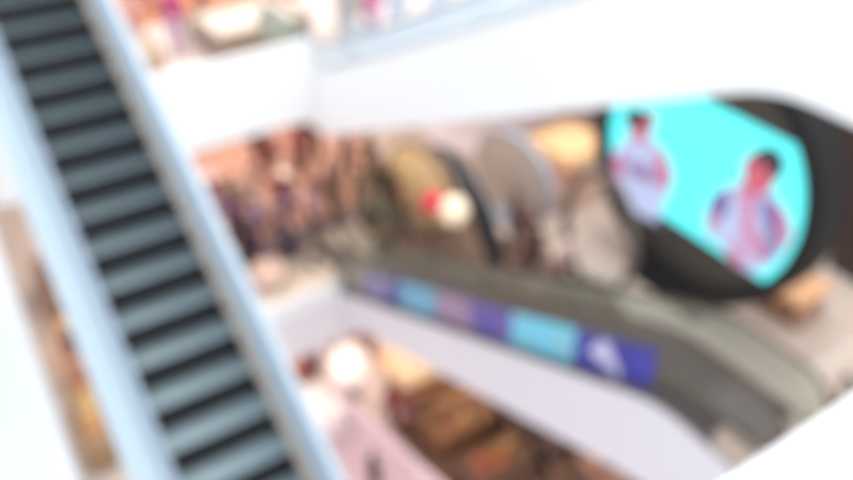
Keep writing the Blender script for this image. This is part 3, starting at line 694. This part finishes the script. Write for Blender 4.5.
goods_table('dark table between the two dark coats', (11.3, 11.2), 0, -5.288, 0, 2.0, 1.0, (84, 66, 60), (112, 88, 74), goods_cols, 'dark display table between the two dark coats')
goods_table('rosy brown table at the bottom edge', (11.9, 9.5), 0, -5.288, 0, 2.0, 1.0, (150, 112, 100), (180, 140, 126), goods_cols, 'rosy brown display table at the bottom of the lowest floor')
goods_table('small dark red table behind the crimson top', (8.0, 17.4), 0, -5.3, .2, 1.2, .9, (150, 110, 100), (190, 150, 140), [(150, 60, 70), (200, 160, 150)], 'small pinkish display table behind the crimson top')
rugl = tag(link('carpet', B((7.56, 7, -5.3), (14, 14.3, -5.288)), mat('dark_carpet', rgb(128, 100, 84), .9, scale=10)), 'dull brown carpet under the goods tables of the lowest floor', 'rug')
# goods tables on the crowded floor beneath the round boards and far left
dk = [(96, 70, 60), (70, 56, 54), (130, 96, 80), (120, 54, 60)]
goods_table('maroon table below the black arch', (9.8, 11.6), 0, .02, 1.5708, 1.5, .8, (100, 66, 62), (116, 80, 74), dk, 'maroon display table below the black arch')
goods_table('dark table below the grey board', (11.0, 10.2), 0, .02, 1.2, 1.4, .8, (82, 64, 58), (100, 80, 72), dk, 'dark brown display table below the grey board')
lf = [(214, 150, 100), (230, 196, 130), (190, 110, 80), (110, 86, 70)]
goods_table('long tan table left of the long escalator', 58, 306, 0, 1.5, 2.2, .5, (150, 116, 96), (196, 156, 134), [(180, 140, 120), (150, 110, 90)], 'long tan display table left of the blue-sided escalator')
goods_table('orange table at the lower left', 78, 366, 0, 1.5, 1.6, .5, (206, 150, 124), (216, 164, 134), lf, 'orange display table at the lower left')
goods_table('mustard table at the lower left', 98, 436, 0, 1.5, 2.0, .6, (160, 128, 96), (220, 190, 150), lf, 'mustard display table at the lower left')
rug('carpet', [Vector(at(px, py, -5.3)[:2]) for px, py in [(366, 350), (430, 352), (520, 400), (470, 405), (430, 408), (388, 376)]], mat('peach_carpet', rgb(250, 204, 158), .9), 'peach carpet around the cream kiosk of the lowest floor').location.z = -5.307
rug('carpet', [Vector(at(px, py, -5.3)[:2]) for px, py in [(290, 440), (330, 428), (400, 478), (400, 520), (330, 520)]], mat('rose_carpet', rgb(232, 200, 206), .9), 'rose pink carpet left of the low pink wall').location.z = -5.307
# low pink wall down on the lowest floor
a_, b_ = Vector((6.54, 15.95)), Vector((7.55, 10.0)); d_ = (b_ - a_).normalized(); n_ = Vector((-d_.y, d_.x)) * .16
bm = bmesh.new(); prism(bm, [(a_.x, a_.y), (b_.x, b_.y), (b_.x - n_.x, b_.y - n_.y), (a_.x - n_.x, a_.y - n_.y)], 'z', -5.3, -4.3)
struct('trim_7', bm, mat('pale_pink_wall', rgb(244, 214, 222), .6))
stall('counter', 'white counter on the lowest floor left of the low pink wall', 'counter', tuple(at(312, 432, -5.3)), 1.6, 1.4, .9, (250, 240, 238), (255, 250, 246), .2)

stall('counter', 'orange brown counter behind the people on the lowest floor', 'counter', tuple(at(288, 378, -5.3)), 1.3, 1.0, .9, (214, 130, 96), (226, 150, 112), .1)
def potted(label, pos, hgt, col, seed):
    rnd = random.Random(seed)
    t = thing('potted_shrub', label, 'plant', pos, 0)
    bm = bmesh.new(); lathe(bm, [(.18, 0), (.26, .05), (.30, .42), (.27, .45), (.25, .40)], 20); link('pot', bm, mat('pot_dark', rgb(66, 58, 54), .6), t, True)
    bm = bmesh.new(); tube(bm, [(0, 0, .38), (.03, .02, hgt * .5), (-.02, 0, hgt * .85)], [.035, .028, .012], 7); link('stem', bm, mat('stem_brown', rgb(80, 62, 48), .8), t)
    bm = bmesh.new()
    for i in range(260):
        a, b = rnd.uniform(0, 6.28), rnd.uniform(-1, 1); rad = .46 * math.sqrt(max(0, 1 - b * b)) * rnd.uniform(.45, 1)
        c = Vector((rad * math.cos(a), rad * math.sin(a), hgt * .62 + b * hgt * .36)); d = Vector((math.cos(a), math.sin(a), rnd.uniform(-.3, .8))).normalized()
        sd = d.cross(Vector((0, 0, 1))).normalized(); L_ = rnd.uniform(.12, .2)
        v = [bm.verts.new(c), bm.verts.new(c + d * L_ * .5 + sd * L_ * .22 + Vector((0, 0, .01))), bm.verts.new(c + d * L_), bm.verts.new(c + d * L_ * .5 - sd * L_ * .22 + Vector((0, 0, .01)))]
        bm.faces.new(v)
    link('foliage', bm, mat('leaf_olive', rgb(*col), .6, var=.2), t)
potted('dark olive potted shrub just left of the tan board, nearer the escalator', tuple(at(384, 256, .02)), 1.7, (78, 76, 50), 1)
potted('dark olive potted shrub left of the tan board, nearer the black-clothed pair', tuple(at(370, 226, .02)), 1.7, (70, 64, 48), 2)
# ------------------------------------------------------------------ light
W = bpy.data.worlds.new('sky'); S.world = W; W.use_nodes = True
bg = W.node_tree.nodes['Background']; bg.inputs['Color'].default_value = (.93, .97, 1, 1); bg.inputs['Strength'].default_value = 1.0
def area(name, loc, size, energy, col, sy=None):
    l = bpy.data.lights.new(name, 'AREA'); l.shape = 'RECTANGLE'; l.size = size; l.size_y = sy or size; l.energy = energy; l.color = col
    o = bpy.data.objects.new(name, l); COL.objects.link(o); o.location = loc; return o
area('unseen_fill_light', (7, 20.5, 4.9), 10, 400, (1, .93, .86), 7)  # fill lamp added under the upper slab to brighten the crowded floor
area('unseen_fill_light', (8, 19, -.5), 14, 330, (1, .9, .82), 7)  # added fill beneath the crowded slab for the lowest floor
area('atrium_fill_light', (13, 12, 22), 9, 1700, (1, .98, .95), 9)  # lamp added high out of view to lift the dark beige floor
area('unseen_fill_light', (14, 9, -.5), 6, 240, (1, .9, .8), 10)  # another added fill, over the right part of the lowest floor

cd = bpy.data.cameras.new('camera'); cam = bpy.data.objects.new('camera', cd); COL.objects.link(cam)
cd.sensor_width = 36; cd.lens = 36 * F / 853; cd.clip_end = 200; cd.clip_start = .05
# camera axes expressed in the world: right, up, back
right = Vector((ax_x[0], ax_y[0], ax_z[0])); down = Vector((ax_x[1], ax_y[1], ax_z[1])); fwd = Vector((ax_x[2], ax_y[2], ax_z[2]))
Mx = Matrix((right, -down, -fwd)).transposed().to_4x4(); Mx.translation = Vector((0, 0, ZC)); cam.matrix_world = Mx
import os
cd.dof.use_dof = True; cd.dof.focus_distance = .30; cd.dof.aperture_fstop = 4.3
S.camera = cam
S.view_settings.view_transform = 'Standard'; S.view_settings.look = 'None'; S.view_settings.exposure = .7; S.view_settings.gamma = 1
S.view_settings.use_curve_mapping = False
S.cycles.max_bounces = 6; S.cycles.transparent_max_bounces = 16
S.cycles.use_denoising = True
